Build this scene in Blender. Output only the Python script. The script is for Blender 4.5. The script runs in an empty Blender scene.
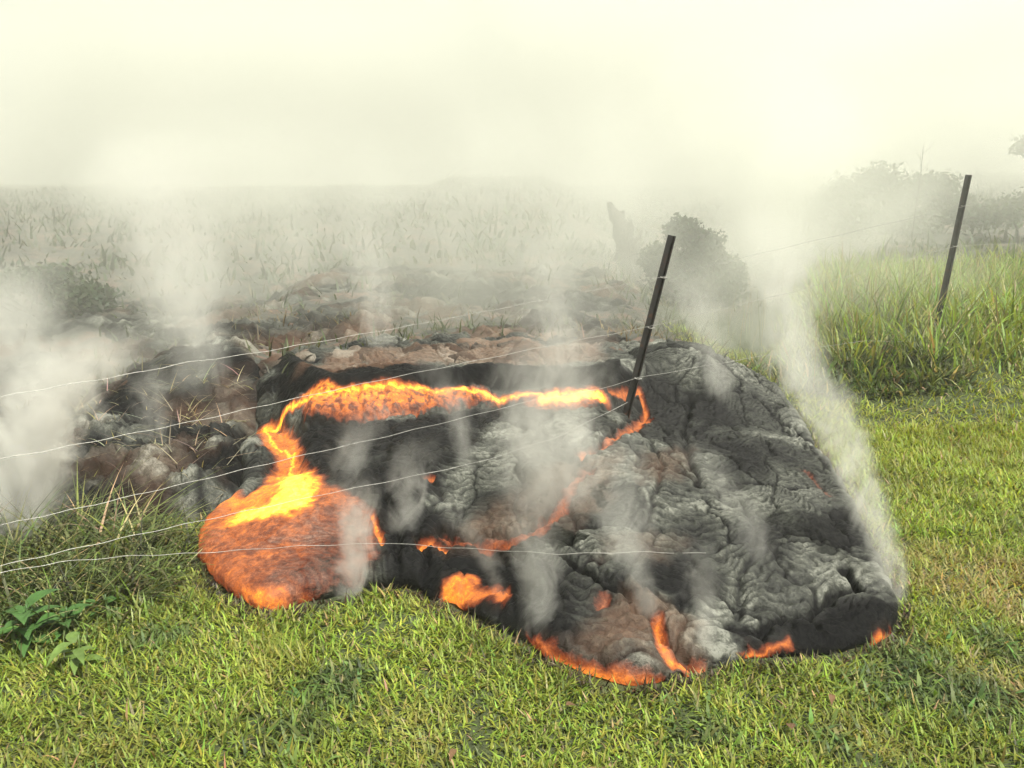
import bpy, math, random
import numpy as np
from mathutils import Vector, Matrix

random.seed(7)
RNG = np.random.default_rng(7)
sc = bpy.context.scene
COL = sc.collection
R = math.radians

# ------------------------------------------------------------------ camera
CAM_H, PITCH, FPX = 1.6, R(13.0), 800.0
cam_d = bpy.data.cameras.new('camera')
cam_d.sensor_width = 36.0
cam_d.lens = 36.0 * FPX / 1024.0
cam_d.clip_start, cam_d.clip_end = 0.05, 2000.0
cam = bpy.data.objects.new('camera', cam_d)
cam.location = (0, 0, CAM_H)
cam.rotation_euler = (R(90) - PITCH, 0, 0)
COL.objects.link(cam)
sc.camera = cam

# ------------------------------------------------------------------ sky, sun, exposure
SUN_EL, SUN_AZ = 62.0, 130.0         # azimuth clockwise from +Y: high, from the right and a little behind
world = bpy.data.worlds.new('World')
sc.world = world
world.use_nodes = True
wt = world.node_tree
wt.nodes.clear()
w_out = wt.nodes.new('ShaderNodeOutputWorld')
w_sky = wt.nodes.new('ShaderNodeTexSky')
w_sky.sky_type = 'NISHITA'
w_sky.sun_disc = False
w_sky.sun_elevation = R(SUN_EL)
w_sky.sun_rotation = R(SUN_AZ)
w_sky.dust_density = 4.0
w_bg = wt.nodes.new('ShaderNodeBackground')
w_bg.inputs['Strength'].default_value = 0.07
w_cl = wt.nodes.new('ShaderNodeBackground')            # thin bright overcast above the smoke
w_cl.inputs['Color'].default_value = (0.92, 0.94, 0.77, 1)
w_cl.inputs['Strength'].default_value = 0.285
w_mix = wt.nodes.new('ShaderNodeMixShader')
w_mix.inputs[0].default_value = 0.8
wt.links.new(w_sky.outputs[0], w_bg.inputs[0])
wt.links.new(w_bg.outputs[0], w_mix.inputs[1])
wt.links.new(w_cl.outputs[0], w_mix.inputs[2])
wt.links.new(w_mix.outputs[0], w_out.inputs['Surface'])

sun_d = bpy.data.lights.new('sun', 'SUN')
sun_d.energy = 4.6
sun_d.angle = R(1.5)
sun_d.color = (1.0, 0.96, 0.88)
sun = bpy.data.objects.new('sun', sun_d)
sun_dir = Vector((math.sin(R(SUN_AZ)) * math.cos(R(SUN_EL)), math.cos(R(SUN_AZ)) * math.cos(R(SUN_EL)), math.sin(R(SUN_EL))))
sun.rotation_euler = sun_dir.to_track_quat('Z', 'Y').to_euler()
sun.location = (0, 0, 30)
COL.objects.link(sun)

vs = sc.view_settings
vs.view_transform = 'Standard'
vs.look = 'None'
vs.gamma = 1.0
vs.use_curve_mapping = False
vs.exposure = 1.3

cy = sc.cycles
cy.use_denoising = True
cy.max_bounces = 6
cy.diffuse_bounces = 2
cy.glossy_bounces = 2
cy.transmission_bounces = 3
cy.transparent_max_bounces = 6
cy.volume_bounces = 1
cy.volume_max_steps = 160
cy.volume_step_rate = 1.0
cy.use_adaptive_sampling = True
cy.adaptive_threshold = 0.02

# ------------------------------------------------------------------ helpers
def hash2(ix, iy, seed):
    h = (ix.astype(np.int64) * 374761393 + iy.astype(np.int64) * 668265263 + seed * 1274126177) & 0xFFFFFFFF
    h = ((h ^ (h >> 13)) * 1274126177) & 0xFFFFFFFF
    return ((h ^ (h >> 16)) & 0xFFFF) / 65535.0

def pn(x, y, seed=0):
    """gradient noise about -1..1"""
    x = np.asarray(x, float); y = np.asarray(y, float)
    x0 = np.floor(x); y0 = np.floor(y)
    fx, fy = x - x0, y - y0
    u = fx * fx * fx * (fx * (fx * 6 - 15) + 10)
    v = fy * fy * fy * (fy * (fy * 6 - 15) + 10)
    def g(dx, dy):
        a = hash2(x0 + dx, y0 + dy, seed) * 2 * math.pi
        return np.cos(a) * (fx - dx) + np.sin(a) * (fy - dy)
    a = g(0, 0) + u * (g(1, 0) - g(0, 0))
    b = g(0, 1) + u * (g(1, 1) - g(0, 1))
    return (a + v * (b - a)) * 1.5

def fbm(x, y, seed=0, octs=4, lac=2.0, gain=0.5):
    s, a, f = 0, 1.0, 1.0
    for i in range(octs):
        s = s + a * pn(x * f, y * f, seed + i * 17)
        a *= gain; f *= lac
    return s

def worley(x, y, seed=0):
    x0 = np.floor(x); y0 = np.floor(y)
    f1 = np.full(np.shape(x), 9.0); f2 = f1.copy(); cx = f1.copy(); cyy = f1.copy(); rnd = f1.copy()
    for dx in (-1, 0, 1):
        for dy in (-1, 0, 1):
            px = x0 + dx + .15 + .7 * hash2(x0 + dx, y0 + dy, seed); py = y0 + dy + .15 + .7 * hash2(x0 + dx, y0 + dy, seed + 7)
            d = np.hypot(x - px, y - py)
            near = d < f1
            f2 = np.where(near, f1, np.minimum(f2, d))
            cx = np.where(near, px, cx); cyy = np.where(near, py, cyy); rnd = np.where(near, hash2(x0 + dx, y0 + dy, seed + 13), rnd)
            f1 = np.where(near, d, f1)
    return f1, f2, cx, cyy, rnd

def sstep(x, a, b):
    t = np.clip((np.asarray(x, float) - a) / (b - a), 0, 1)
    return t * t * (3 - 2 * t)

def poly_sd(px, py, poly):
    """signed distance, positive inside"""
    P = np.asarray(poly, float)
    px = np.asarray(px, float); py = np.asarray(py, float)
    if px.size > 50000:
        k = (px > P[:, 0].min() - 0.7) & (px < P[:, 0].max() + 0.7) & (py > P[:, 1].min() - 0.7) & (py < P[:, 1].max() + 0.7)
        if k.sum() < 0.8 * px.size:
            out = np.full(px.shape, -0.7)
            if k.any():
                out[k] = _poly_sd(px[k], py[k], P)
            return out
    return _poly_sd(px, py, P)

def _poly_sd(px, py, P):
    d = np.full(np.shape(px), 1e9)
    ins = np.zeros(np.shape(px), bool)
    n = len(P)
    for i in range(n):
        ax, ay = P[i]; bx, by = P[(i + 1) % n]
        ex, ey = bx - ax, by - ay
        t = np.clip(((px - ax) * ex + (py - ay) * ey) / (ex * ex + ey * ey + 1e-12), 0, 1)
        d = np.minimum(d, np.hypot(px - ax - t * ex, py - ay - t * ey))
        c = ((ay > py) != (by > py)) & (px < (bx - ax) * (py - ay) / (by - ay + 1e-12) + ax)
        ins ^= c
    return np.where(ins, d, -d)

def line_d(px, py, line):
    P = np.asarray(line, float)
    if np.size(px) > 50000:
        k = (px > P[:, 0].min() - 0.5) & (px < P[:, 0].max() + 0.5) & (py > P[:, 1].min() - 0.5) & (py < P[:, 1].max() + 0.5)
        if k.any() and k.sum() < 0.8 * np.size(px):
            out = np.full(np.shape(px), 0.5)
            out[k] = line_d(px[k], py[k], line) if k.sum() <= 50000 else _line_d(px[k], py[k], P)
            return out
    return _line_d(px, py, P)

def _line_d(px, py, P):
    d = np.full(np.shape(px), 1e9)
    for i in range(len(P) - 1):
        ax, ay = P[i]; bx, by = P[i + 1]
        ex, ey = bx - ax, by - ay
        t = np.clip(((px - ax) * ex + (py - ay) * ey) / (ex * ex + ey * ey + 1e-12), 0, 1)
        d = np.minimum(d, np.hypot(px - ax - t * ex, py - ay - t * ey))
    return d

CP, SP = math.cos(PITCH), math.sin(PITCH)
def ray(u, v):
    a, b = (u - 512) / FPX, (384 - v) / FPX
    return np.array([a, CP + b * SP, -SP + b * CP])

def at_z(u, v, z=0.0):
    r = ray(u, v)
    t = (z - CAM_H) / r[2]
    return r[0] * t, r[1] * t

def at_y(u, v, y):
    r = ray(u, v)
    t = y / r[1]
    return Vector((r[0] * t, y, CAM_H + r[2] * t))

def mesh_np(name, verts, faces_flat, loop_totals, mat, parent=None, smooth=True, attrs=None, cols=None):
    me = bpy.data.meshes.new(name)
    verts = np.asarray(verts, np.float32)
    ff = np.asarray(faces_flat, np.int32)
    lt = np.asarray(loop_totals, np.int32)
    me.vertices.add(len(verts)); me.vertices.foreach_set('co', verts.ravel())
    me.loops.add(len(ff)); me.loops.foreach_set('vertex_index', ff)
    me.polygons.add(len(lt))
    st = np.zeros(len(lt), np.int32); st[1:] = np.cumsum(lt)[:-1]
    me.polygons.foreach_set('loop_start', st)
    me.polygons.foreach_set('loop_total', lt)
    me.update(calc_edges=True)
    if smooth:
        me.polygons.foreach_set('use_smooth', np.ones(len(lt), bool))
    for k, a in (attrs or {}).items():
        at = me.attributes.new(k, 'FLOAT', 'POINT')
        at.data.foreach_set('value', np.asarray(a, np.float32))
    if cols is not None:
        at = me.attributes.new('tint', 'FLOAT_COLOR', 'POINT')
        c4 = np.ones((len(verts), 4), np.float32); c4[:, :3] = cols
        at.data.foreach_set('color', c4.ravel())
    me.materials.append(mat)
    o = bpy.data.objects.new(name, me)
    COL.objects.link(o)
    if parent: o.parent = parent
    return o

class MB:
    """collects simple shapes for one mesh"""
    def __init__(s): s.v, s.f = [], []
    def add(s, vs, fs):
        b = len(s.v); s.v += [tuple(p) for p in vs]; s.f += [tuple(b + i for i in q) for q in fs]
    def tube(s, pts, rad, seg=6, cap=True):
        pts = [Vector(p) for p in pts]
        n = len(pts)
        rad = rad if hasattr(rad, '__len__') else [rad] * n
        vs = []; fs = []
        up = Vector((0.13, 0.21, 0.97))
        for i, p in enumerate(pts):
            d = (pts[min(i + 1, n - 1)] - pts[max(i - 1, 0)]).normalized()
            a = d.cross(up)
            if a.length < 1e-3: a = d.cross(Vector((1, 0, 0)))
            a.normalize(); b = d.cross(a)
            for k in range(seg):
                t = 2 * math.pi * k / seg
                vs.append(p + (a * math.cos(t) + b * math.sin(t)) * rad[i])
        for i in range(n - 1):
            for k in range(seg):
                k2 = (k + 1) % seg
                fs.append((i * seg + k, i * seg + k2, (i + 1) * seg + k2, (i + 1) * seg + k))
        if cap:
            fs.append(tuple(reversed(range(seg)))); fs.append(tuple((n - 1) * seg + k for k in range(seg)))
        s.add(vs, fs)
    def box(s, c, d):
        x, y, z = c; a, b, e = d[0] / 2, d[1] / 2, d[2] / 2
        vs = [(x + i * a, y + j * b, z + k * e) for i in (-1, 1) for j in (-1, 1) for k in (-1, 1)]
        s.add(vs, [(0, 1, 3, 2), (4, 6, 7, 5), (0, 4, 5, 1), (2, 3, 7, 6), (0, 2, 6, 4), (1, 5, 7, 3)])
    def build(s, name, mat, parent=None, smooth=False):
        me = bpy.data.meshes.new(name)
        me.from_pydata(s.v, [], s.f); me.update()
        if smooth:
            for p in me.polygons: p.use_smooth = True
        me.materials.append(mat)
        o = bpy.data.objects.new(name, me); COL.objects.link(o)
        if parent: o.parent = parent
        return o

def empty(name, loc):
    o = bpy.data.objects.new(name, None)
    o.empty_display_size = 0.2
    o.location = loc; COL.objects.link(o)
    return o

def tag(o, label=None, cat=None, group=None, kind=None):
    if label: o['label'] = label
    if cat: o['category'] = cat
    if group: o['group'] = group
    if kind: o['kind'] = kind
    return o

def new_mat(name):
    m = bpy.data.materials.new(name); m.use_nodes = True
    t = m.node_tree
    return m, t, t.nodes['Principled BSDF'], t.nodes['Material Output']

def N(t, typ, **kw):
    n = t.nodes.new(typ)
    for k, v in kw.items():
        if k.startswith('i_'): n.inputs[k[2:]].default_value = v
        else: setattr(n, k, v)
    return n

def math_n(t, op, a, b=None, c=None, clamp=False):
    n = t.nodes.new('ShaderNodeMath'); n.operation = op; n.use_clamp = clamp
    for i, x in enumerate((a, b, c)):
        if x is None: continue
        if isinstance(x, (int, float)): n.inputs[i].default_value = x
        else: t.links.new(x, n.inputs[i])
    return n.outputs[0]

def ramp(t, fac, stops, interp='LINEAR'):
    n = t.nodes.new('ShaderNodeValToRGB'); n.color_ramp.interpolation = interp
    e = n.color_ramp.elements
    e[0].position, e[0].color = stops[0][0], (*stops[0][1], 1)
    e[1].position, e[1].color = stops[-1][0], (*stops[-1][1], 1)
    for p, c in stops[1:-1]:
        e.new(p).color = (*c, 1)
    t.links.new(fac, n.inputs[0])
    return n.outputs[0]

def noise(t, vec, scale, detail=4, rough=0.55, dist=0.0):
    n = N(t, 'ShaderNodeTexNoise')
    n.inputs['Scale'].default_value = scale; n.inputs['Detail'].default_value = detail
    n.inputs['Roughness'].default_value = rough; n.inputs['Distortion'].default_value = dist
    if vec is not None: t.links.new(vec, n.inputs['Vector'])
    return n.outputs['Fac']

# ------------------------------------------------------------------ materials
def mat_ground():
    m, t, b, o = new_mat('ground')
    g = N(t, 'ShaderNodeTexCoord').outputs['Object']
    at = N(t, 'ShaderNodeAttribute', attribute_name='lawn').outputs['Fac']
    n1 = noise(t, g, 2.0, 8, 0.7, 0.8)
    n2 = noise(t, g, 22, 5, 0.7)
    field = ramp(t, n1, [(0.28, (0.016, 0.017, 0.014)), (0.42, (0.042, 0.044, 0.036)), (0.52, (0.07, 0.07, 0.055)), (0.60, (0.13, 0.082, 0.06)), (0.66, (0.05, 0.05, 0.04)), (0.8, (0.02, 0.022, 0.018))])
    lawn = ramp(t, n2, [(0.3, (0.024, 0.034, 0.009)), (0.6, (0.05, 0.066, 0.016)), (0.8, (0.08, 0.08, 0.03))])
    mx = N(t, 'ShaderNodeMix', data_type='RGBA')
    t.links.new(at, mx.inputs[0]); t.links.new(field, mx.inputs[6]); t.links.new(lawn, mx.inputs[7])
    t.links.new(mx.outputs[2], b.inputs['Base Color'])
    b.inputs['Roughness'].default_value = 0.95
    bp = N(t, 'ShaderNodeBump', i_Strength=0.9, i_Distance=0.06)
    t.links.new(math_n(t, 'ADD', n2, math_n(t, 'MULTIPLY', n1, 1.5)), bp.inputs['Height']); t.links.new(bp.outputs[0], b.inputs['Normal'])
    return m

def mat_leafy(name, trans=0.35, rough=0.55, spec=0.3):
    m, t, b, o = new_mat(name)
    c = N(t, 'ShaderNodeAttribute', attribute_name='tint').outputs['Color']
    t.links.new(c, b.inputs['Base Color'])
    b.inputs['Roughness'].default_value = rough
    b.inputs['Specular IOR Level'].default_value = spec
    tr = N(t, 'ShaderNodeBsdfTranslucent')
    mul = N(t, 'ShaderNodeMix', data_type='RGBA', blend_type='MULTIPLY')
    mul.inputs[0].default_value = 1.0
    t.links.new(c, mul.inputs[6]); mul.inputs[7].default_value = (1.6, 1.5, 0.7, 1)
    t.links.new(mul.outputs[2], tr.inputs['Color'])
    mx = N(t, 'ShaderNodeMixShader'); mx.inputs[0].default_value = trans
    t.links.new(b.outputs[0], mx.inputs[1]); t.links.new(tr.outputs[0], mx.inputs[2])
    t.links.new(mx.outputs[0], o.inputs['Surface'])
    return m

def mat_lava():
    m, t, b, o = new_mat('lava')
    g = N(t, 'ShaderNodeTexCoord').outputs['Object']
    heat = N(t, 'ShaderNodeAttribute', attribute_name='glow_level').outputs['Fac']
    tone = N(t, 'ShaderNodeAttribute', attribute_name='tone').outputs['Fac']
    n_b = noise(t, g, 3.2, 6, 0.62, 0.5)
    n_m = noise(t, g, 26, 6, 0.68, 0.8)
    n_f = noise(t, g, 95, 4, 0.7, 0.3)
    rp = N(t, 'ShaderNodeAttribute', attribute_name='rope').outputs['Fac']
    sxyz = N(t, 'ShaderNodeSeparateXYZ'); t.links.new(g, sxyz.inputs[0])
    cmb = N(t, 'ShaderNodeCombineXYZ')
    t.links.new(math_n(t, 'MULTIPLY', rp, 40.0), cmb.inputs[0]); t.links.new(math_n(t, 'MULTIPLY', sxyz.outputs[0], 14.0), cmb.inputs[1]); t.links.new(math_n(t, 'MULTIPLY', sxyz.outputs[1], 14.0), cmb.inputs[2])
    n_s = noise(t, cmb.outputs[0], 1.0, 4, 0.65, 0.4)
    v = math_n(t, 'MULTIPLY', tone, math_n(t, 'MULTIPLY_ADD', math_n(t, 'MULTIPLY', n_m, n_f), 3.6, 0.05))
    v = math_n(t, 'MULTIPLY', v, math_n(t, 'MULTIPLY_ADD', n_b, 1.8, 0.1))
    col = ramp(t, v, [(0.0, (0.004, 0.004, 0.0045)), (0.22, (0.009, 0.009, 0.009)), (0.45, (0.030, 0.032, 0.027)), (0.7, (0.065, 0.068, 0.056)), (1.0, (0.15, 0.155, 0.13))])
    rust = N(t, 'ShaderNodeAttribute', attribute_name='rust').outputs['Fac']
    mx = N(t, 'ShaderNodeMix', data_type='RGBA')
    t.links.new(math_n(t, 'MULTIPLY', rust, n_m), mx.inputs[0]); t.links.new(col, mx.inputs[6]); mx.inputs[7].default_value = (0.15, 0.088, 0.056, 1)
    mh = N(t, 'ShaderNodeMix', data_type='RGBA')
    t.links.new(math_n(t, 'MULTIPLY', heat, 1.6, clamp=True), mh.inputs[0]); t.links.new(mx.outputs[2], mh.inputs[6]); mh.inputs[7].default_value = (0.02, 0.012, 0.008, 1)
    t.links.new(mh.outputs[2], b.inputs['Base Color'])
    t.links.new(ramp(t, n_m, [(0.3, (0.42,) * 3), (0.7, (0.66,) * 3)]), b.inputs['Roughness'])
    t.links.new(math_n(t, 'MULTIPLY_ADD', tone, .30, .04, clamp=True), b.inputs['Specular IOR Level'])
    # glow
    fl = math_n(t, 'ADD', math_n(t, 'MULTIPLY_ADD', n_m, 1.5, -0.75), math_n(t, 'MULTIPLY_ADD', n_f, 1.0, -0.5))
    fl = math_n(t, 'MULTIPLY', fl, math_n(t, 'SUBTRACT', 1.25, heat))
    h = math_n(t, 'MULTIPLY', heat, math_n(t, 'ADD', 1.0, fl), clamp=True)
    em = ramp(t, h, [(0.25, (0, 0, 0)), (0.33, (0.13, 0.018, 0.005)), (0.44, (0.28, 0.055, 0.014)), (0.60, (0.66, 0.165, 0.035)), (0.75, (1.0, 0.29, 0.03)), (0.88, (1.0, 0.50, 0.03)), (1.0, (1.0, 0.74, 0.10))])
    t.links.new(em, b.inputs['Emission Color'])
    t.links.new(math_n(t, 'MULTIPLY_ADD', math_n(t, 'POWER', h, 4.0), 0.75, 0.38), b.inputs['Emission Strength'])
    bp = N(t, 'ShaderNodeBump', i_Strength=1.0, i_Distance=0.012)
    t.links.new(math_n(t, 'MULTIPLY_ADD', heat, -0.55, 1.0, clamp=True), bp.inputs['Strength'])
    t.links.new(math_n(t, 'ADD', math_n(t, 'ADD', n_m, math_n(t, 'MULTIPLY', n_s, .35)), math_n(t, 'MULTIPLY', n_f, 0.45)), bp.inputs['Height'])
    t.links.new(bp.outputs[0], b.inputs['Normal'])
    return m

def mat_plain(name, col, rough=0.6, metal=0.0, nscale=40, var=0.4):
    m, t, b, o = new_mat(name)
    g = N(t, 'ShaderNodeTexCoord').outputs['Object']
    n = noise(t, g, nscale, 5, 0.65)
    c2 = tuple(min(1, c * (1 + var)) for c in col); c1 = tuple(c * (1 - var) for c in col)
    t.links.new(ramp(t, n, [(0.3, c1), (0.7, c2)]), b.inputs['Base Color'])
    b.inputs['Roughness'].default_value = rough; b.inputs['Metallic'].default_value = metal
    return m

M_ground = mat_ground()
M_grass = mat_leafy('grass_blade')
M_leaf = mat_leafy('leaf', 0.25, 0.65, 0.15)
M_lava = mat_lava()
M_bark = mat_plain('bark', (0.045, 0.04, 0.033), 0.9)
def mat_post():
    m, t, b, o = new_mat('post_paint')
    g = N(t, 'ShaderNodeTexCoord').outputs['Object']
    n = noise(t, g, 14, 6, .7)
    t.links.new(ramp(t, n, [(.35, (.006, .006, .005)), (.55, (.010, .008, .007)), (.62, (.035, .017, .009)), (.75, (.06, .028, .014))]), b.inputs['Base Color'])
    t.links.new(ramp(t, n, [(.4, (.5,) * 3), (.65, (.85,) * 3)]), b.inputs['Roughness'])
    return m
M_post = mat_post()
M_wire = mat_plain('wire_steel', (0.33, 0.325, 0.30), 0.5, 0.5, 80, 0.3)

# ------------------------------------------------------------------ terrain
def T(x, y):
    x = np.asarray(x, float); y = np.asarray(y, float)
    z = 0.015 * fbm(x * 0.9, y * 0.9, 3, 2)
    z = z + 0.50 * sstep(y, 4.9, 7.6) * sstep(x - 0.25 * (y - 5), 1.4, 3.0)
    z = z + 0.42 * sstep(y, 4.95, 5.9) * (1 - sstep(x, 1.2, 2.6)) * sstep(x, -3.6, -2.4)
    scor = sstep(y, 5.2, 6.2) * (1 - sstep(x - .1 * (y - 6), 1.0, 2.2)) * (1 - sstep(y, 16, 24)) * sstep(np.hypot(x + 0.5, y), 3.8, 4.6)
    z = z + scor * (.10 * np.abs(fbm(x * 1.1, y * 1.1, 13, 4)) + .05 * (1 - np.abs(fbm(x * 2.6, y * 2.6, 14, 3))) - .05)
    far = sstep(y, 7.0, 12.0)
    z = z + far * (0.10 * fbm(x * 0.35, y * 0.35, 11, 4) + 0.10) + 2.2 * sstep(y, 9, 42)
    z = z + 0.7 * sstep(np.hypot(x, y), 25, 90) * (fbm(x * 0.03, y * 0.03, 5, 3) + 0.4)
    return z

def axis(lo, hi, a, b, fine):
    left = a - np.geomspace(fine, a - lo, 46)[::-1]
    mid = np.arange(a, b, fine)
    right = b + np.geomspace(fine, hi - b, 46)
    return np.concatenate([left, mid, right])
gx = axis(-190, 190, -6, 7, 0.07)
gy = axis(-190, 190, 0.5, 14, 0.07)
GX, GY = np.meshgrid(gx, gy)
GZ = T(GX, GY) + 0.02 * fbm(GX * 3, GY * 3, 21, 3) * sstep(GY, 5.5, 7.5)
lawn_mask = np.clip(1 - sstep(GY + 0.35 * fbm(GX, GY, 9, 3), 3.2, 4.0) * (1 - sstep(GX, 1.5, 2.2)) , 0, 1)
lawn_mask *= 1 - sstep(GY, 9, 12)
def grid_faces(ny, nx, keep=None):
    i = np.arange(ny * nx).reshape(ny, nx)
    q = np.stack([i[:-1, :-1], i[:-1, 1:], i[1:, 1:], i[1:, :-1]], -1).reshape(-1, 4)
    return q if keep is None else q[keep.ravel()]
q = grid_faces(*GX.shape)
ground = mesh_np('ground', np.stack([GX, GY, GZ], -1).reshape(-1, 3), q.ravel(), np.full(len(q), 4), M_ground, attrs={'lawn': lawn_mask.ravel()})
tag(ground, kind='structure')

# ------------------------------------------------------------------ lava flow
def up(pts):   # (u, v, z) traced points to plan
    return [at_z(u, v, z) for (u, v, z) in pts]
front = [(203, 520, .08), (199, 558, .02), (214, 585, 0), (240, 605, 0), (262, 615, 0), (292, 613, 0), (330, 600, 0), (380, 592, 0), (420, 594, 0), (448, 608, 0),
         (480, 624, 0), (520, 642, 0), (558, 668, 0), (590, 683, 0), (625, 690, 0), (660, 688, 0), (692, 677, 0), (735, 663, 0), (790, 659, 0), (840, 655, 0),
         (880, 646, 0), (894, 628, .03), (895, 602, .05), (884, 565, .06), (866, 525, .08), (845, 482, .09), (822, 450, .1), (803, 420, .12), (778, 395, .18), (745, 372, .3)]
back = [(700, 352, .42), (600, 340, .45), (470, 338, .45), (360, 343, .45), (290, 352, .45), (256, 372, .4), (252, 400, .3), (238, 425, .26), (240, 455, .22), (236, 480, .2), (212, 505, .12)]
OUT = up(front + back)
X0, X1, Y0, Y1, DX = -2.0, 2.3, 2.2, 6.7, 0.006
lx = np.arange(X0, X1, DX); ly = np.arange(Y0, Y1, DX)
LX, LY = np.meshgrid(lx, ly)
wob = 0.035
WX = LX + wob * fbm(LX * 5, LY * 5, 31, 3) * 0.7
WY = LY + wob * fbm(LX * 5, LY * 5, 47, 3) * 0.7
D = poly_sd(WX, WY, OUT)
def quarter(d, r):
    k = 1 - np.clip(d / r, 0, 1)
    return np.sqrt(np.clip(1 - k * k, 0, 1))
RW = 0.085
right = sstep(LX, 0.45, 1.1)
body = (0.11 + 0.09 * sstep(LY, 2.5, 4.0) + 0.03 * fbm(LX * 1.7, LY * 1.7, 5, 2)) * (1 - .22 * right) * (1 - .40 * right * sstep(LY, 4.5, 5.5))
TZ = T(LX, LY)
W6A, W6B = fbm(LX * 6, LY * 6, 77, 3), fbm(LX * 6, LY * 6, 78, 3)
W12A, W12B = fbm(LX * 13, LY * 13, 81, 3), fbm(LX * 13, LY * 13, 82, 3)
# rounded toe profile: the outer RW metres of the grid wrap round the bulging edge
PHI = R(-48) + R(138) * np.clip(D / RW, 0, 1)
arc = (np.sin(PHI) + math.sin(R(48))) / (1 + math.sin(R(48)))
he = body * 0.75
rise = (body - he) * sstep(D, RW, .45) + (0.085 - .045 * right) * sstep(D, 0.09, 0.95)
H = (he * arc + rise) * (D > 0)
# upper tier and its ledge
tier = up([(258, 398, .27), (280, 414, .25), (300, 427, .25), (350, 428, .25), (400, 423, .25), (450, 415, .26), (500, 409, .27), (545, 412, .27), (605, 410, .28), (640, 398, .3), (690, 384, .36)]) + up([(760, 340, .5), (600, 325, .5), (400, 325, .5), (240, 335, .5)])
DT = poly_sd(LX + 0.015 * W6A, LY + 0.02 * W6B, tier)
fade = 1 - sstep(LX, 0.75, 1.35)
qt = fade * np.sin(math.pi / 2 * np.clip(DT / .26, 0, 1)) ** .85 * (DT > 0) * sstep(D, 0.0, 0.10)
ztier = np.maximum(0.44 + 0.03 * fbm(LX * 1.5, LY * 1.5, 79, 2) + 0.075 * np.exp(-((DT - 0.27) / 0.085) ** 2), TZ + 0.03)
keep_low = 1 - sstep(LY, 4.9, 5.4) * fade * 0.8
H = (TZ + H * keep_low) * (1 - qt) + ztier * qt - TZ

def sample(A, x, y):
    fx = np.clip((np.asarray(x) - X0) / DX, 0, A.shape[1] - 1.001); fy = np.clip((np.asarray(y) - Y0) / DX, 0, A.shape[0] - 1.001)
    ix, iy = fx.astype(int), fy.astype(int); a, b = fx - ix, fy - iy
    return (A[iy, ix] * (1 - a) + A[iy, ix + 1] * a) * (1 - b) + (A[iy + 1, ix] * (1 - a) + A[iy + 1, ix + 1] * a) * b
def surf(x, y):
    z = T(x, y)
    ins = (x > X0 + .02) & (x < X1 - .02) & (y > Y0 + .02) & (y < Y1 - .02)
    return np.where(ins, np.maximum(z, sample(ZL, x, y)), z)
def hit(u, v):
    r = ray(u, v)
    t = np.arange(1.5, 40, 0.01)
    x, y, z = r[0] * t, r[1] * t, CAM_H + r[2] * t
    below = z < surf(x, y)
    k = int(np.argmax(below)) if below.any() else len(t) - 1
    return r[0] * t[k], r[1] * t[k], CAM_H + r[2] * t[k], t[k]
ZL = TZ + H - 0.01
def hp(pts): return [hit(u, v)[:2] for (u, v) in pts]

CREASES = [
 ([(735, 636), (790, 624), (830, 608), (852, 592), (842, 572)], .075, .035),
 ([(690, 400), (684, 440), (690, 470), (704, 494)], .05, .035),
 ([(640, 435), (662, 470), (652, 505), (640, 540)], .035, .03),
 ([(752, 398), (795, 432), (826, 470), (850, 505), (868, 550)], .035, .03),
 ([(560, 556), (598, 588), (640, 608), (660, 640), (692, 672)], .06, .035),
 ([(418, 540), (428, 575), (440, 605)], .06, .04),
 ([(382, 500), (398, 540), (398, 592)], .05, .035),
 ([(640, 548), (720, 562), (800, 548), (858, 548)], .03, .025),
 ([(640, 420), (600, 446), (575, 470), (560, 500), (540, 528), (500, 543), (440, 536)], .05, .03),
 ([(470, 545), (520, 575), (545, 610), (540, 640)], .04, .04),
 ([(600, 560), (610, 590), (640, 620)], .03, .03),
 ([(735, 505), (760, 540), (740, 580), (735, 640)], .03, .03),
 ([(300, 440), (380, 455), (480, 440), (560, 430)], .03, .03),
 ([(420, 470), (440, 500), (420, 540)], .03, .03)]
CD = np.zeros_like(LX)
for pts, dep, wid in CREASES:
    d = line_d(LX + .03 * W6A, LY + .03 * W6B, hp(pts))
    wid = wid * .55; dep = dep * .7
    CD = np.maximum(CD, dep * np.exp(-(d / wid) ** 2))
    H = H + 0.15 * dep * np.exp(-((d - 2.4 * wid) / (1.4 * wid)) ** 2) * sstep(D, 0.03, 0.15)
H = H - CD * sstep(D, -0.02, 0.06)

pool = hp([(203, 522), (214, 507), (246, 498), (262, 488), (270, 468), (298, 468), (330, 486), (366, 500), (381, 520), (380, 560), (362, 590), (292, 611), (262, 612), (240, 602), (212, 582), (200, 555)])
DP = poly_sd(WX, WY, pool)
feeder = hp([(256, 428), (278, 424), (300, 436), (304, 456), (300, 476), (270, 476), (274, 456), (262, 446)])
DF = poly_sd(LX, LY, feeder)
# overlapping pillows with festooned ropes and cracks between them
wx = LX + .11 * fbm(LX * 2.2, LY * 2.2, 63, 4); wy = LY + .11 * fbm(LX * 2.2, LY * 2.2, 64, 4)
SCL = 3.3
F1, F2, CX, CYY, RND = worley(wx * SCL, wy * SCL * .85, 401)
gap = np.clip((F2 - F1) / .30, 0, 1)
pillow = np.sqrt(gap * (2 - gap))
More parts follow.
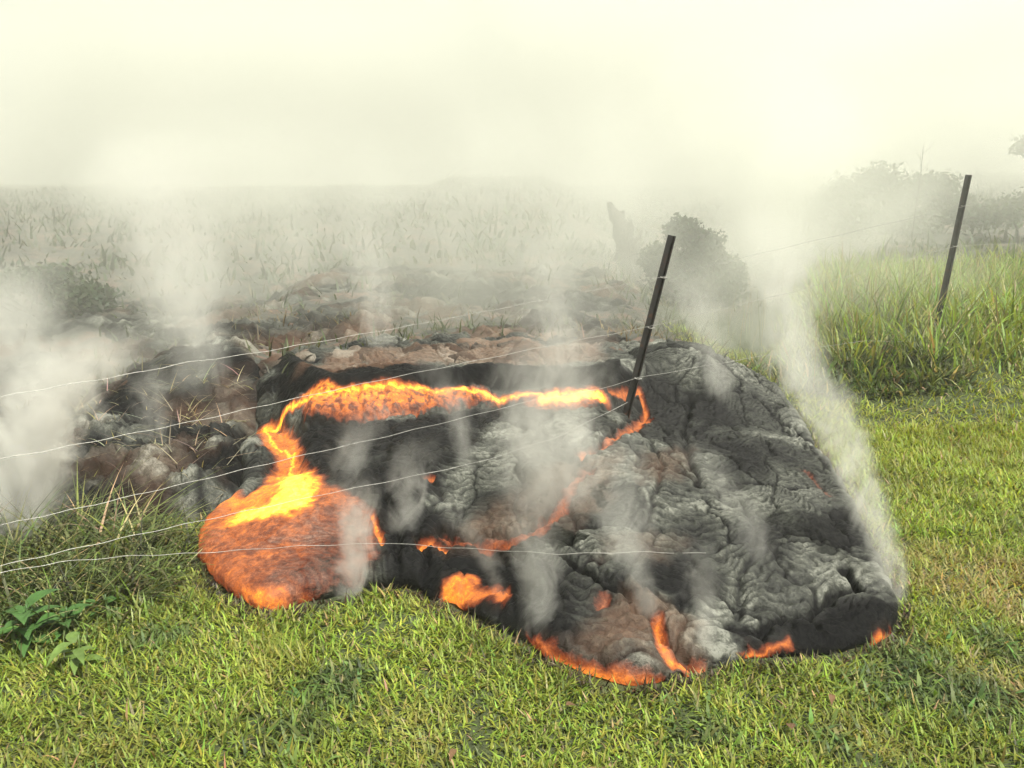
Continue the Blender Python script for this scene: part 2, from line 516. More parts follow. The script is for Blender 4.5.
# each pillow's ropes bend round a point up the slope from it
sxp, syp = CX / SCL - .10 * (CX / SCL - .2), CYY / (SCL * .85) + .28
rdist = np.hypot(wx - sxp, wy - syp)
warp = 0.10 * fbm(LX * 1.8, LY * 1.8, 65, 3)
lump = fbm(LX * 6, LY * 6, 68, 4)
wl = .026 + .018 * RND
ph = rdist * 2 * math.pi / wl + 1.6 * lump + 1.0 * fbm(LX * 15, LY * 15, 66, 2)
rope = np.abs(np.sin(ph / 2)) ** .8
rope_on = sstep(RND + .35 * fbm(LX * 2.6, LY * 2.6, 67, 2), .0, .55)
ridged = 1 - np.abs(fbm(LX * 11 + lump * .4, LY * 11, 69, 3))
F1b, F2b, _, _, RND2 = worley(wx * 8 + .3 * lump, wy * 8, 411)
small = np.clip((F2b - F1b) / .35, 0, 1)
calm = 1 - 0.92 * sstep(DP, -0.05, 0.05)
edge_on = sstep(D, 0.0, 0.09)
lipcalm = 1 - .75 * np.exp(-((DT - .22) / .14) ** 2) * fade
H += edge_on * calm * lipcalm * (.021 * (pillow - .6) + (.004 + .012 * rope_on) * rope * pillow + .013 * lump + .014 * ridged + .006 * W12A + .012 * np.sqrt(small) * (1 - rope_on))
H += 0.010 * sstep(DP, 0, 0.05) * fbm(LX * 4, LY * 4, 70, 3) + 0.02 * quarter(DP, 0.2) * (DP > 0)
H -= 0.05 * sstep(DF, -0.05, 0.04)
ZL = TZ + H - 0.012

# heat
def patch(poly, level, feather=0.025, edge=0.02, seed=100):
    d = poly_sd(LX + edge * W12A, LY + edge * W12B, poly)
    return level * sstep(d, -feather, feather), d
def vein(pts, wid, level, seed=120):
    d = line_d(LX + .012 * W12A, LY + .012 * W12B, hp(pts))
    return level * np.exp(-(d / wid) ** 2)
HEAT = np.zeros_like(LX); PID = np.zeros(LX.shape, int)
def put(h, pid):
    global HEAT
    PID[(h > 0.25) & (h >= HEAT)] = pid
    HEAT = np.maximum(HEAT, h)
# 1 ledge face
scarp = hp([(300, 394), (350, 386), (420, 386), (478, 388), (540, 391), (606, 394), (606, 408), (540, 410), (520, 400), (480, 402), (440, 411), (400, 418), (350, 424), (304, 425)])
FLK = 1 - .34 * sstep(fbm(LX * 26, LY * 30, 171, 3), -.05, .5)
put(patch(scarp, 1.0, .035, .015)[0] * (.50 + .26 * sstep(DT, .01, .15)) * FLK, 1)
put(vein([(318, 396), (350, 389), (420, 388), (480, 391), (540, 395), (604, 398)], .034, .90) * (.55 + .45 * FLK), 1)
put(vein([(542, 399), (570, 400), (602, 400)], .055, .97), 1)
put(vein([(340, 406), (380, 405), (430, 400)], .05, .70) * FLK, 1)
# 2 feeder
put(patch(feeder, .66, .04, .015)[0], 2)
put(vein([(312, 396), (290, 408), (266, 428), (274, 446), (294, 458), (290, 476)], .028, .88), 2)
# 3 pool: hottest where it is fed, dulling to a brown skin away from there
src = hp([(284, 484)])[0]
dsrc = np.hypot(LX - src[0], LY - src[1])
big = fbm(LX * 3.5 + .5 * W6A, LY * 3.5 + .5 * W6B, 131, 3)
pl = .66 - .15 * sstep(dsrc, .15, .75) - .13 * sstep(LX - src[0], .0, .35) + .10 * big + .05 * fbm(LX * 16, LY * 16, 132, 2)
put(patch(pool, 1.0, .05, .012)[0] * pl, 3)
put(patch(hp([(216, 524), (240, 510), (268, 497), (274, 472), (300, 470), (326, 484), (318, 506), (290, 520), (232, 530), (214, 532)]), .93, .09, .03)[0], 3)
put(patch(hp([(244, 590), (290, 591), (290, 610), (262, 613), (246, 606)]), .80, .05, .02)[0], 3)
# 4 cracks
put(vein([(612, 394), (640, 392), (646, 412), (640, 425)], .03, .62), 10)
put(vein([(648, 418), (628, 430), (604, 444), (582, 455)], .045, .58), 11)
put(vein([(590, 470), (572, 482), (562, 505), (540, 528), (505, 542), (470, 540), (445, 536)], .05, .46), 12)
put(vein([(655, 622), (664, 648), (682, 664), (702, 672)], .032, .70), 13)
put(vein([(605, 592), (600, 605)], .035, .42), 14)
put(vein([(805, 470), (830, 496)], .03, .34), 15)
put(vein([(420, 546), (446, 549)], .022, .72), 16)
put(vein([(372, 512), (382, 540)], .02, .7), 17)
put(vein([(424, 478), (432, 476)], .02, .62), 18)
# 5 toes
put(patch(hp([(442, 606), (447, 579), (472, 574), (486, 587), (511, 588), (508, 600), (484, 601), (462, 611)]), .70, .03, .02)[0], 5)
put(patch(hp([(532, 632), (560, 640), (592, 656), (630, 670), (661, 674), (660, 689), (622, 690), (590, 684), (556, 668), (536, 648)]), .66, .04, .012)[0], 5)
put(patch(hp([(733, 651), (746, 642), (765, 640), (786, 637), (790, 648), (772, 656), (746, 659)]), .70, .025, .02)[0], 5)
put(patch(hp([(864, 636), (880, 626), (886, 636), (880, 646), (868, 649)]), .70, .025, .015)[0], 5)

# tone: silvery crust / fresh black glass, plus shade painted into the folds
TONE = 0.85 + 0.35 * fbm(LX * 2.2, LY * 2.2, 140, 3)
def dark(pts, k, f=.06):
    global TONE
    TONE = TONE * (1 - k * sstep(poly_sd(LX + .04 * W6A, LY + .04 * W6B, hp(pts)), -f, f))
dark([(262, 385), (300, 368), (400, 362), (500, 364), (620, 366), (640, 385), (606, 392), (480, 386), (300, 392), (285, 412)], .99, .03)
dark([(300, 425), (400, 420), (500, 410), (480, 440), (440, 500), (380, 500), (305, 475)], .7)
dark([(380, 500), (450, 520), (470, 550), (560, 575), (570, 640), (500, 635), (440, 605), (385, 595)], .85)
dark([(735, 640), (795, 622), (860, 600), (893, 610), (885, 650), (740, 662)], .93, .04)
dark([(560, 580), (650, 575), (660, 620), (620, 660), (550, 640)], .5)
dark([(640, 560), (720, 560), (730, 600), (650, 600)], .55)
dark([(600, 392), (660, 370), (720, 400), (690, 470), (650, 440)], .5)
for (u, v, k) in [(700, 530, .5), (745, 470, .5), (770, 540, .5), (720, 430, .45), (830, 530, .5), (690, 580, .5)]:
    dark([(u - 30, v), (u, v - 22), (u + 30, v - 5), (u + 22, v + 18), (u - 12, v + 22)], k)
TONE = np.clip(TONE * (.46 + .42 * RND) * (1 - 0.8 * sstep(CD, .006, .03)) * (1 - .6 * (1 - sstep(gap, .0, .3))) * (.55 + .55 * rope), 0.02, 1.7)  # creases, pillow gaps and rope troughs get their shade from the tone
LIP = np.exp(-((DT - .24) / .10) ** 2) * fade * sstep(D, 0, .1)
TONE = TONE * (1 - .97 * sstep(LIP, .25, .7) * (LX < 0.75)) 
RUST = np.zeros_like(LX)
for pts, k in [([(580, 640), (640, 590), (700, 620), (690, 670), (600, 675)], .8), ([(540, 470), (620, 450), (600, 510), (520, 545), (440, 545), (460, 525)], .6), ([(330, 356), (360, 348), (450, 345), (600, 340), (600, 360), (420, 362), (300, 368)], .9), ([(600, 540), (680, 540), (660, 560), (600, 560)], .4), ([(640, 455), (690, 450), (680, 480), (640, 480)], .5)]:
    RUST = np.maximum(RUST, k * sstep(poly_sd(LX + .05 * W6A, LY + .05 * W6B, hp(pts)), -.08, .08))

ZL = ZL - .028 * sstep(HEAT, .15, .6) * (PID >= 10)
QF = grid_faces(*LX.shape)
ROPEC = (rdist + .02 * W12A).ravel()
Dv = D.ravel(); zz = (ZL - TZ).ravel()
keepv = (Dv > 0.0)
keepf = keepv[QF].any(1)
ZE = np.where(D > 0.0, ZL, TZ - 0.03).ravel()
Ds = poly_sd(LX, LY, OUT)
for _ in range(6):
    P_ = np.pad(Ds, 4, mode='edge'); Ds = (P_[:-8, 4:-4] + P_[8:, 4:-4] + P_[4:-4, :-8] + P_[4:-4, 8:] + P_[4:-4, 4:-4]) / 5
gy_, gx_ = np.gradient(Ds, DX); gn = np.hypot(gx_, gy_) + 1e-6
PHI2 = R(-48) + R(138) * np.clip(D / RW, 0, 1)
dnew = np.where(D < RW, RW - RW * np.cos(PHI2), D)
sh = np.where((D > -.02) & (D < RW), dnew - np.maximum(D, 0), 0)
VV = np.stack([(LX + gx_ / gn * sh).ravel(), (LY + gy_ / gn * sh).ravel(), ZE], -1)
fp = PID.ravel()[QF]; fp = np.where(HEAT.ravel()[QF].max(1) > 0.25, fp.max(1), 0)
lava = empty('lava_flow', (0.2, 2.45, 0.0))
tag(lava, 'grey black ropy lava lobe with glowing orange breakouts spilling onto the lawn', 'lava flow')
def lava_part(name, pid, label=None, sel=None):
    f = QF[keepf & (fp == pid) if sel is None else keepf & (fp == pid) & sel]
    if len(f) == 0: return None
    used, inv = np.unique(f.ravel(), return_inverse=True)
    vv = VV[used] - np.array(lava.location)
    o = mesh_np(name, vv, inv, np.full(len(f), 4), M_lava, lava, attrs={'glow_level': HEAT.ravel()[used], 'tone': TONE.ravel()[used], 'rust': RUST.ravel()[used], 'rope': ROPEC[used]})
    if label: o['label'] = label
    return o
fx_ = VV[QF[:, 0], 0]; fy_ = VV[QF[:, 0], 1]
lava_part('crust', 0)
lava_part('molten_ledge', 1, 'yellow and orange molten face under the black lip')
lava_part('molten_feeder', 2, 'narrow yellow molten trickle feeding the pool')
lava_part('molten_pool', 3, 'wide salmon orange molten pool at the grass edge')
for k in range(10, 19): lava_part('molten_crack', k)
for (a, b, lab) in [(-1e9, 520, 'orange toe poking from the black front'), (520, 700, 'long orange glowing rim at the front tip'), (700, 830, 'short orange glow under the right toe'), (830, 1e9, 'small orange spot at the right corner')]:
    uu = 512 + FPX * fx_ / (fy_ * CP - (VV[QF[:, 0], 2] - CAM_H) * SP)
    lava_part('molten_toe', 5, lab, (uu >= a) & (uu < b))

# older broken crust on the left
LOUT = up([(8, 480, .1), (24, 436, .12), (70, 402, .2), (150, 378, .25), (210, 356, .3), (262, 350, .3), (262, 395, .25), (246, 425, .2), (246, 455, .18), (232, 490, .1), (190, 508, .05), (140, 518, 0), (80, 528, 0), (28, 524, 0)])
ax = np.arange(-3.9, -1.1, 0.012); ay = np.arange(3.5, 6.3, 0.012)
AX, AY = np.meshgrid(ax, ay)
DA = poly_sd(AX + .05 * fbm(AX * 4, AY * 4, 201, 3), AY + .05 * fbm(AX * 4, AY * 4, 202, 3), LOUT)
AH = quarter(DA, .2) * .11 * (DA > 0) + 0.03 * sstep(DA, .05, .6)
def plates(x, y, scl, seed):
    jx = x + .07 * fbm(x * 3, y * 3, seed + 1, 3); jy = y + .07 * fbm(x * 3, y * 3, seed + 2, 3)
    f1, f2, cx, cyy, rn = worley(jx * scl, jy * scl * 1.2, seed)
    ux, uy = jx * scl - cx, jy * scl * 1.2 - cyy
    an = rn * 40.0
    g = np.clip((f2 - f1) / .22, 0, 1)
    return ((.35 + .65 * rn) + 1.0 * (ux * np.cos(an) + uy * np.sin(an))) * (.25 + .75 * g) , g, rn
PLT, PG, PRN = plates(AX, AY, 4.2, 221)
PLT2, PG2, PRN2 = plates(AX, AY, 11, 231)
AH += sstep(DA, 0, .12) * (.055 * PLT + .028 * PLT2 + .035 * fbm(AX * 3, AY * 3, 203, 3) + .035 * (1 - np.abs(fbm(AX * 8, AY * 8, 204, 4))) + .02 * fbm(AX * 20, AY * 20, 205, 3) + .03 * np.maximum(0, fbm(AX * 5, AY * 5, 206, 2)))
AT = T(AX, AY); AH = AH * (1 - .6 * sstep(AY, 4.8, 5.6))
AZ = np.where(DA > 0, AT + AH - .01, AT - .03)
qf = grid_faces(*AX.shape, ) ; kv = (DA > -.012).ravel(); qf = qf[kv[qf].any(1)]
used, inv = np.unique(qf.ravel(), return_inverse=True)
a_tone = np.clip((.40 + .8 * fbm(AX * 2.4, AY * 2.4, 207, 3)) * (.4 + 1.0 * PRN) * (.3 + .7 * PG), .03, 1.5).ravel()[used]
a_rust = np.clip(.6 * fbm(AX * 1.8 + 3, AY * 1.8, 208, 3), 0, 1).ravel()[used]
hx, hy = at_z(104, 516, .08)
a_heat = (.45 * np.exp(-((AX - hx) ** 2 + (AY - hy) ** 2) / .004)).ravel()[used]
o = mesh_np('lava_crust', np.stack([AX.ravel(), AY.ravel(), AZ.ravel()], -1)[used], inv, np.full(len(qf), 4), M_lava, attrs={'glow_level': a_heat, 'tone': a_tone, 'rust': a_rust, 'rope': (DA + .3 * fbm(AX * 2, AY * 2, 209, 3)).ravel()[used]})
tag(o, 'broken dark lava crust with rusty tan patches left of the glowing pool', 'lava crust')
# low broken flow running back across the field into the smoke
fx_ax = np.arange(-7.5, 2.2, .028); fy_ax = np.arange(5.0, 13.5, .03)
BX, BY = np.meshgrid(fx_ax, fy_ax)
B1, BG, BR = plates(BX, BY, 1.9, 241); B2, BG2, BR2 = plates(BX, BY, 5.5, 251)
BM = sstep(BY + .3 * fbm(BX, BY, 261, 2), 5.1, 5.6) * (1 - sstep(BY, 11, 13)) * (1 - sstep(BX - .06 * (BY - 6) + .3 * fbm(BX, BY, 262, 2), .7, 1.5)) * sstep(BX, -7.4, -6.2)
BM = BM * sstep(fbm(BX * .7, BY * .7, 263, 3), -.55, -.1)
BH = BM * (.055 * B1 + .045 * B2 + .02 * fbm(BX * 9, BY * 9, 264, 3) + .014 * (1 - np.abs(fbm(BX * 14, BY * 14, 267, 2))) + .02) - .05
b_tone = np.clip(.75 * (.55 + .7 * fbm(BX * 1.3, BY * 1.3, 265, 3)) * (.45 + .9 * BR2) * (.35 + .65 * BG2), .03, 1.5)
b_rust = np.clip(1.0 * fbm(BX * .9 + 5, BY * .9, 266, 4), 0, .8)
for (u, v, r) in [(395, 335, .55), (500, 345, .5), (480, 318, .35), (150, 385, .5), (185, 362, .4), (540, 345, .4), (450, 210, 1.2), (420, 185, 1.5)]:
    hx_, hy_ = at_z(u, v, .45 if v > 250 else .3)
    b_rust = np.maximum(b_rust, 1.05 * np.exp(-((BX - hx_) ** 2 + .5 * (BY - hy_) ** 2) / r ** 2) * (.6 + .8 * BR2))
qb = grid_faces(*BX.shape); kb = (BM.ravel()[qb] > .02).any(1); qb = qb[kb]
ub, ib = np.unique(qb.ravel(), return_inverse=True)
FLD = T(BX, BY) + BH
o = mesh_np('lava_field', np.stack([BX.ravel(), BY.ravel(), FLD.ravel()], -1)[ub], ib, np.full(len(qb), 4), M_lava, attrs={'glow_level': np.zeros(len(ub)), 'tone': b_tone.ravel()[ub], 'rust': b_rust.ravel()[ub], 'rope': BX.ravel()[ub]})
tag(o, kind='structure')

def crust_z(x, y):
    fx = np.clip((np.asarray(x) - ax[0]) / .012, 0, len(ax) - 1.001).astype(int); fy = np.clip((np.asarray(y) - ay[0]) / .012, 0, len(ay) - 1.001).astype(int)
    return DA[fy, fx], AZ[fy, fx]
def on_lava(x, y, m=-0.01):
    ins = (x > X0 + .02) & (x < X1 - .02) & (y > Y0 + .02) & (y < Y1 - .02)
    a = ins & (sample(D, x, y) > m)
    ins2 = (x > ax[0]) & (x < ax[-1]) & (y > ay[0]) & (y < ay[-1])
    return a | (ins2 & (crust_z(x, y)[0] > m))

# ------------------------------------------------------------------ grass
def blades(px, py, pz, length, width, yaw, lean, curl, col, segs=3, flat=0.0):
    n = len(px)
    nv = 2 * segs + 1
    V = np.zeros((n, nv, 3), np.float32)
    ox = np.zeros(n); oz = np.zeros(n)
    cyw, syw = np.cos(yaw), np.sin(yaw)
    tw = yaw + math.pi / 2
    for s in range(segs + 1):
        f = s / segs
        if s > 0:
            a = lean + curl * (f - 0.5 / segs)
            ox = ox + np.sin(a) * length / segs; oz = oz + np.cos(a) * length / segs
        w = width * (1 - f ** 1.8) * (0.75 + 0.5 * math.sin(math.pi * min(1, f + .2)))
        cx, cyy, cz = px + ox * cyw, py + ox * syw, pz + oz
        if s < segs:
            V[:, 2 * s] = np.stack([cx - np.cos(tw) * w / 2, cyy - np.sin(tw) * w / 2, cz], -1)
            V[:, 2 * s + 1] = np.stack([cx + np.cos(tw) * w / 2, cyy + np.sin(tw) * w / 2, cz], -1)
        else:
            V[:, 2 * s] = np.stack([cx, cyy, cz], -1)
    base = (np.arange(n) * nv)[:, None]
    pat = []
    lt = []
    for s in range(segs - 1):
        pat += [2 * s, 2 * s + 1, 2 * s + 3, 2 * s + 2]; lt.append(4)
    pat += [2 * segs - 2, 2 * segs - 1, 2 * segs]; lt.append(3)
    F = (base + np.array(pat)[None]).ravel()
    return V.reshape(-1, 3), F, np.tile(lt, n), np.repeat(col, nv, 0)

class Grass:
    def __init__(s): s.V, s.F, s.L, s.C, s.n = [], [], [], [], 0
    def add(s, *a, **k):
        V, F, L, C = blades(*a, **k)
        s.V.append(V); s.F.append(F + s.n); s.L.append(L); s.C.append(C); s.n += len(V)
    def build(s, name, mat):
        return mesh_np(name, np.concatenate(s.V), np.concatenate(s.F), np.concatenate(s.L), mat, cols=np.concatenate(s.C), smooth=False)

def tints(n, base, var=.25, hue=.12):
    c = np.array(base)[None] * (1 + var * RNG.standard_normal((n, 1)).clip(-1.8, 2.2))
    c = c * (1 + hue * RNG.standard_normal((n, 3)))
    return np.clip(c, .004, .6)

def scatter(n, x0, x1, y0, y1):
    return RNG.uniform(x0, x1, n), RNG.uniform(y0, y1, n)

def in_view(x, y, m=0.6):
    return np.abs(x) < (y * CP + CAM_H * SP) * 0.64 + m

brown_c = [at_z(995, 585, 0), at_z(1010, 690, 0)]
dark_c = [(at_z(u, v, 0), r) for u, v, r in [(905, 655, .18), (925, 690, .2), (870, 690, .1), (1000, 650, .12), (330, 690, .14), (350, 680, .1), (700, 730, .12), (830, 745, .08), (160, 640, .12), (300, 735, .12), (975, 700, .2)]]
def lawn_cols(x, y, n):
    c = tints(n, (.156, .198, .028), .42, .12)
    k = fbm(x * 1.7, y * 1.7, 301, 3)
    c *= (1 + .28 * k)[:, None]
    yel = sstep(fbm(x * 2.6, y * 2.6, 302, 3), .25, .8)[:, None] * .5
    c = c * (1 - yel) + tints(n, (.23, .22, .055), .2) * yel
    # warmer, brighter sward on the right
    w = (sstep(y, 3.6, 5.0) * sstep(x, 1.4, 2.2))[:, None] * .45
    c = c * (1 - w) + tints(n, (.205, .235, .026), .25) * w
    for (bx, by), r in zip(brown_c, (.32, .12)):
        d = np.hypot((x - bx), (y - by) * .9) + .1 * fbm(x * 5, y * 5, 303, 3)
        m = (1 - sstep(d, r * .5, r * 1.3))[:, None] * .75
        m = m * (RNG.random((n, 1)) < .8)
        c = c * (1 - m) + tints(n, (.26, .20, .085), .25) * m
    for (bx, by), r in dark_c:
        d = np.hypot((x - bx), (y - by)) + .08 * fbm(x * 7, y * 7, 304, 3)
        m = (1 - sstep(d, r * .4, r * 1.2))[:, None] * .65
        c = c * (1 - m) + tints(n, (.045, .075, .028), .25) * m
    near = np.zeros(n)
    near = np.where((x > X0 + .05) & (x < X1 - .05) & (y > Y0 + .05) & (y < Y1 - .05), sample(D, x, y), -1)
    sc_ = (RNG.random(n) < .95 * (1 - sstep(-near + .03 * fbm(x * 8, y * 8, 307, 2), .0, .10)))
    c[sc_] = tints(sc_.sum(), (.05, .038, .02), .6)
    dead = RNG.random(n) < .05
    c[dead] = tints(dead.sum(), (.26, .21, .10), .25)
    return c

lawn = Grass()
def lawn_zone(n, x0, x1, y0, y1, lmin, lmax, wid, segs=3):
    x, y = scatter(n, x0, x1, y0, y1)
    k = in_view(x, y, 1.3) & ~on_lava(x, y, -0.015)
    # thin out under the tall rough on the left and far back
    k &= (RNG.random(n) < 1 - .85 * sstep(y, 3.5, 4.0) * (1 - sstep(x, 1.2, 1.9)))
    gap = fbm(x * 4.5, y * 4.5, 305, 3)
    k &= RNG.random(n) < np.clip(1.0 + .9 * gap, .35, 1)
    x, y = x[k], y[k]; n = len(x)
    hk = 1 + .35 * fbm(x * 3, y * 3, 306, 2)
    L = RNG.uniform(lmin, lmax, n) * hk
    lawn.add(x, y, T(x, y) - .006, L, RNG.uniform(.7, 1.25, n) * wid, RNG.uniform(0, 2 * math.pi, n), RNG.uniform(.2, 1.15, n), RNG.uniform(.2, 1.3, n), lawn_cols(x, y, n), segs=segs)
lawn_zone(150000, -3.0, 3.4, 1.0, 2.6, .03, .078, .0066, 4)
lawn_zone(140000, -2.6, 4.0, 2.6, 4.0, .03, .08, .0070, 3)
lawn_zone(56000, 1.2, 4.6, 3.6, 5.4, .045, .11, .0095, 3)
lawn_zone(24000, 1.5, 6.4, 5.2, 8.0, .05, .12, .010, 2)
for (bx, by), r in dark_c:
    n = int(450 * r); x = bx + r * .6 * RNG.standard_normal(n); y = by + r * .6 * RNG.standard_normal(n)
    k = ~on_lava(x, y, -.06); x, y = x[k], y[k]; n = len(x)
    lawn.add(x, y, T(x, y) + .01, RNG.uniform(.035, .08, n), RNG.uniform(.007, .014, n), RNG.uniform(0, 6.28, n), RNG.uniform(.4, 1.1, n), RNG.uniform(.4, 1.2, n), tints(n, (.085, .125, .03), .35), segs=4)
tag(lawn.build('lawn_grass', M_grass), 'short bright green lawn grass in front and to the right of the lava', 'grass', kind='stuff')

tall = Grass()
def tall_zone(n, poly, lmin, lmax, wid, base, var=.3, lean=(.05, .5), curl=(.4, 1.6), seg=5, dens=None):
    P = np.array(poly); x, y = scatter(n, P[:, 0].min(), P[:, 0].max(), P[:, 1].min(), P[:, 1].max())
    d = poly_sd(x + .15 * fbm(x * 3, y * 3, 311, 2), y + .15 * fbm(x * 3, y * 3, 312, 2), P)
    k = (d > 0) & ~on_lava(x, y, -.02)
    k &= RNG.random(n) < np.clip(.75 + .9 * fbm(x * 2.5, y * 2.5, 313, 3), .1, 1)
    x, y, d = x[k], y[k], d[k]; n = len(x)
    L = RNG.uniform(lmin, lmax, n) * (.55 + .45 * sstep(d, 0, .35)) * (1 + .3 * fbm(x * 2, y * 2, 314, 2))
    c = tints(n, base, var, .12)
    dd = RNG.random(n) < .12
    c[dd] = tints(dd.sum(), (.26, .23, .12), .3)
    tall.add(x, y, surf(x, y) - .01, L, RNG.uniform(.6, 1.4, n) * wid, RNG.uniform(0, 2 * math.pi, n), RNG.uniform(*lean, n), RNG.uniform(*curl, n), c, segs=seg)
# left clump in front of the crust
tall_zone(6500, [(-2.75, 3.0), (-2.5, 2.75), (-1.75, 2.8), (-1.38, 3.1), (-1.42, 3.5), (-1.9, 3.7), (-3.2, 3.75)], .28, .72, .0085, (.075, .095, .030), .5, (.4, 1.2), (.3, 1.6), 6)
tall_zone(4000, [(-2.75, 2.5), (-1.7, 2.45), (-1.3, 2.8), (-1.4, 3.3), (-2.9, 3.5)], .08, .24, .009, (.12, .165, .035), .3, (.1, .8), (.4, 1.6), 4)
tag(tall.build('tall_grass', M_grass), 'long arching dark green grass in front of the broken crust on the left', 'grass', kind='stuff')

tall = Grass()
tall_zone(20000, [(2.3, 6.6), (2.6, 6.15), (3.2, 6.15), (5.6, 6.3), (8.5, 8), (8.5, 11), (4.0, 11), (2.75, 8.0)], .22, .62, .014, (.150, .200, .036), .3, (.05, .5), (.3, 1.5), 5)
tall_zone(6000, [(1.95, 6.6), (2.4, 5.85), (3.6, 5.95), (3.5, 6.8), (2.3, 7.2)], .12, .42, .016, (.06, .085, .024), .4, (.2, 1.1), (.3, 1.4), 4)
# seed stalks
n = 260
x, y = scatter(n, 2.3, 6.5, 6.0, 9.5)
tall.add(x, y, surf(x, y), RNG.uniform(.55, .95, n), np.full(n, .005), RNG.uniform(0, 6.28, n), RNG.uniform(0, .2, n), RNG.uniform(.1, .5, n), tints(n, (.22, .21, .10), .2), segs=5)
tag(tall.build('tall_grass', M_grass), 'tall yellow green grass bank around the second fence post', 'grass', kind='stuff')

field = Grass()
def field_zone(n, x0, x1, y0, y1, lmin, lmax, wid, base, alt, seg=3):
    x, y = scatter(n, x0, x1, y0, y1)
    k = ~on_lava(x, y, .25) & in_view(x, y, 1.5) & (RNG.random(n) < np.clip(.45 + 1.3 * fbm(x * .9, y * .9, 321, 3), .04, 1))
    k &= ~((x > 1.5) & (y < 5.2)) & ~((x > 2.2) & (y < 7))
    x, y = x[k], y[k]; n = len(x)
    c = tints(n, base, .3, .1)
    m = sstep(fbm(x * .6, y * .6, 322, 3) + .5 * RNG.standard_normal(n) * .4, .05, .5)[:, None]
    c = c * (1 - m) + tints(n, alt, .3, .1) * m
    field.add(x, y, surf(x, y) - .01, RNG.uniform(lmin, lmax, n), RNG.uniform(.6, 1.4, n) * wid, RNG.uniform(0, 6.28, n), RNG.uniform(.1, 1.0, n), RNG.uniform(.3, 1.6, n), c, segs=seg)
field_zone(4500, -5.0, 2.2, 5.3, 8.5, .08, .24, .011, (.055, .068, .032), (.13, .095, .055))
field_zone(8000, -9, 9, 8.5, 15, .10, .34, .016, (.045, .06, .028), (.085, .08, .045))
field_zone(30000, -24, 22, 13, 34, .15, .5, .045, (.035, .05, .024), (.055, .058, .034))
# scorched straw lying on the broken crust
n = 380
x, y = scatter(n, -3.2, -1.3, 4.0, 5.7)
k = crust_z(x, y)[0] > .02
x, y = x[k], y[k]; n = len(x)
field.add(x, y, crust_z(x, y)[1] + .002, RNG.uniform(.06, .3, n), np.full(n, .005), RNG.uniform(0, 6.28, n), RNG.uniform(.7, 1.4, n), RNG.uniform(0, .8, n), tints(n, (.24, .21, .13), .35), segs=4)
tag(field.build('field_grass', M_grass), 'rough scorched grass of the smoky field behind the lava', 'grass', kind='stuff')

# ------------------------------------------------------------------ fence posts
P1b, P1t = at_y(630, 408, 4.98), at_y(674, 236, 5.02)
P2b, P2t = at_y(938, 315, 7.0), at_y(970, 175, 7.0)
P2b.z = float(T(P2b.x, P2b.y)) - .05
def t_post(base, top, label, clip_h):
    root = empty('fence_post', base); tag(root, label, 'fence post', 'steel fence posts')
    ax_ = (top - base); Lh = ax_.length
    root.rotation_euler = ax_.to_track_quat('Z', 'Y').to_euler()
    m = MB()
    m.box((0, 0, Lh / 2 - .1), (.056, .007, Lh + .2))                 # flange
    m.box((0, .0215, Lh / 2 - .1), (.0065, .036, Lh + .2))             # web
    z = .03
    while z < Lh - .03:
        m.box((0, -.0075, z), (.013, .0085, .018)); z += .054          # studs
    st = m.build('stem', M_post, root)
    bv = st.modifiers.new('bevel', 'BEVEL'); bv.width = .0012; bv.segments = 2
    for h in clip_h:
        c = MB()
        pts = [(.030 * math.cos(a), -.002 + .022 * math.sin(a), h + .004 * math.sin(2 * a)) for a in np.linspace(0, 2 * math.pi, 17)]
        c.tube(pts, .0028, 6)
        c.tube([(.028, -.01, h), (.048, -.018, h + .006), (.060, -.012, h - .004)], .0025, 6)
        c.build('wire_clip', M_wire, root, True)
    return root
def post_h(base, top, u, v):
    r = Vector(ray(u, v)); o = Vector((0, 0, CAM_H))
    best = min(np.linspace(0, 1, 400), key=lambda s: ((base + (top - base) * s - o) - r * ((base + (top - base) * s - o).dot(r) / r.dot(r))).length)
    return best * (top - base).length
t_post(P1b, P1t, 'leaning dark steel fence post with its foot caught in the glowing lava', [post_h(P1b, P1t, 662, 277), post_h(P1b, P1t, 648, 327), post_h(P1b, P1t, 637, 378)])
t_post(P2b, P2t, 'leaning dark steel fence post standing in the tall grass bank', [post_h(P2b, P2t, 964, 206), post_h(P2b, P2t, 955, 246)])

# ------------------------------------------------------------------ fence wires
Pa = Vector((P1t.x, 5.0)); Pb = Vector((-1.8, 2.65)); Pc = Vector((P2t.x, 7.0))
def plane_t(u, v):
    r = ray(u, v)
    A, B = (Pb, Pa) if u <= 655 else (Pa, Pc)
    d = B - A
    den = r[0] * d.y - r[1] * d.x
    return (A.x * d.y - A.y * d.x) / den
def wire(pts, label, rad=.0011, lim=True, dive=False):
    W = []
    us = [p[0] for p in pts]; vsx = [p[1] for p in pts]
    for u in np.linspace(us[0], us[-1], 90):
        v = np.interp(u, us, vsx)
        r = ray(u, v); t = plane_t(u, v)
        if lim: t = min(t, hit(u, v)[3] - (np.interp(u, [us[-1] - 90, us[-1]], [.05, -.06]) if dive else .05))
        W.append([t, u, v])
    ts = np.array([w[0] for w in W])
    pad = np.pad(ts, 4, mode='edge'); sm = np.convolve(pad, np.ones(9) / 9, 'valid')
    ts = np.minimum(sm, ts) if lim else ts
    ts = np.convolve(np.pad(ts, 2, mode='edge'), np.ones(5) / 5, 'valid')
    P = []
    for t, (_, u, v) in zip(ts, W):
        r = ray(u, v)
        P.append(Vector((r[0] * t, r[1] * t, CAM_H + r[2] * t + .0025 * math.sin(u * .11))))
    m = MB(); m.tube(P, rad, 6)
    o = m.build('fence_wire', M_wire, None, True)
    return tag(o, label, 'wire', 'fence wires')
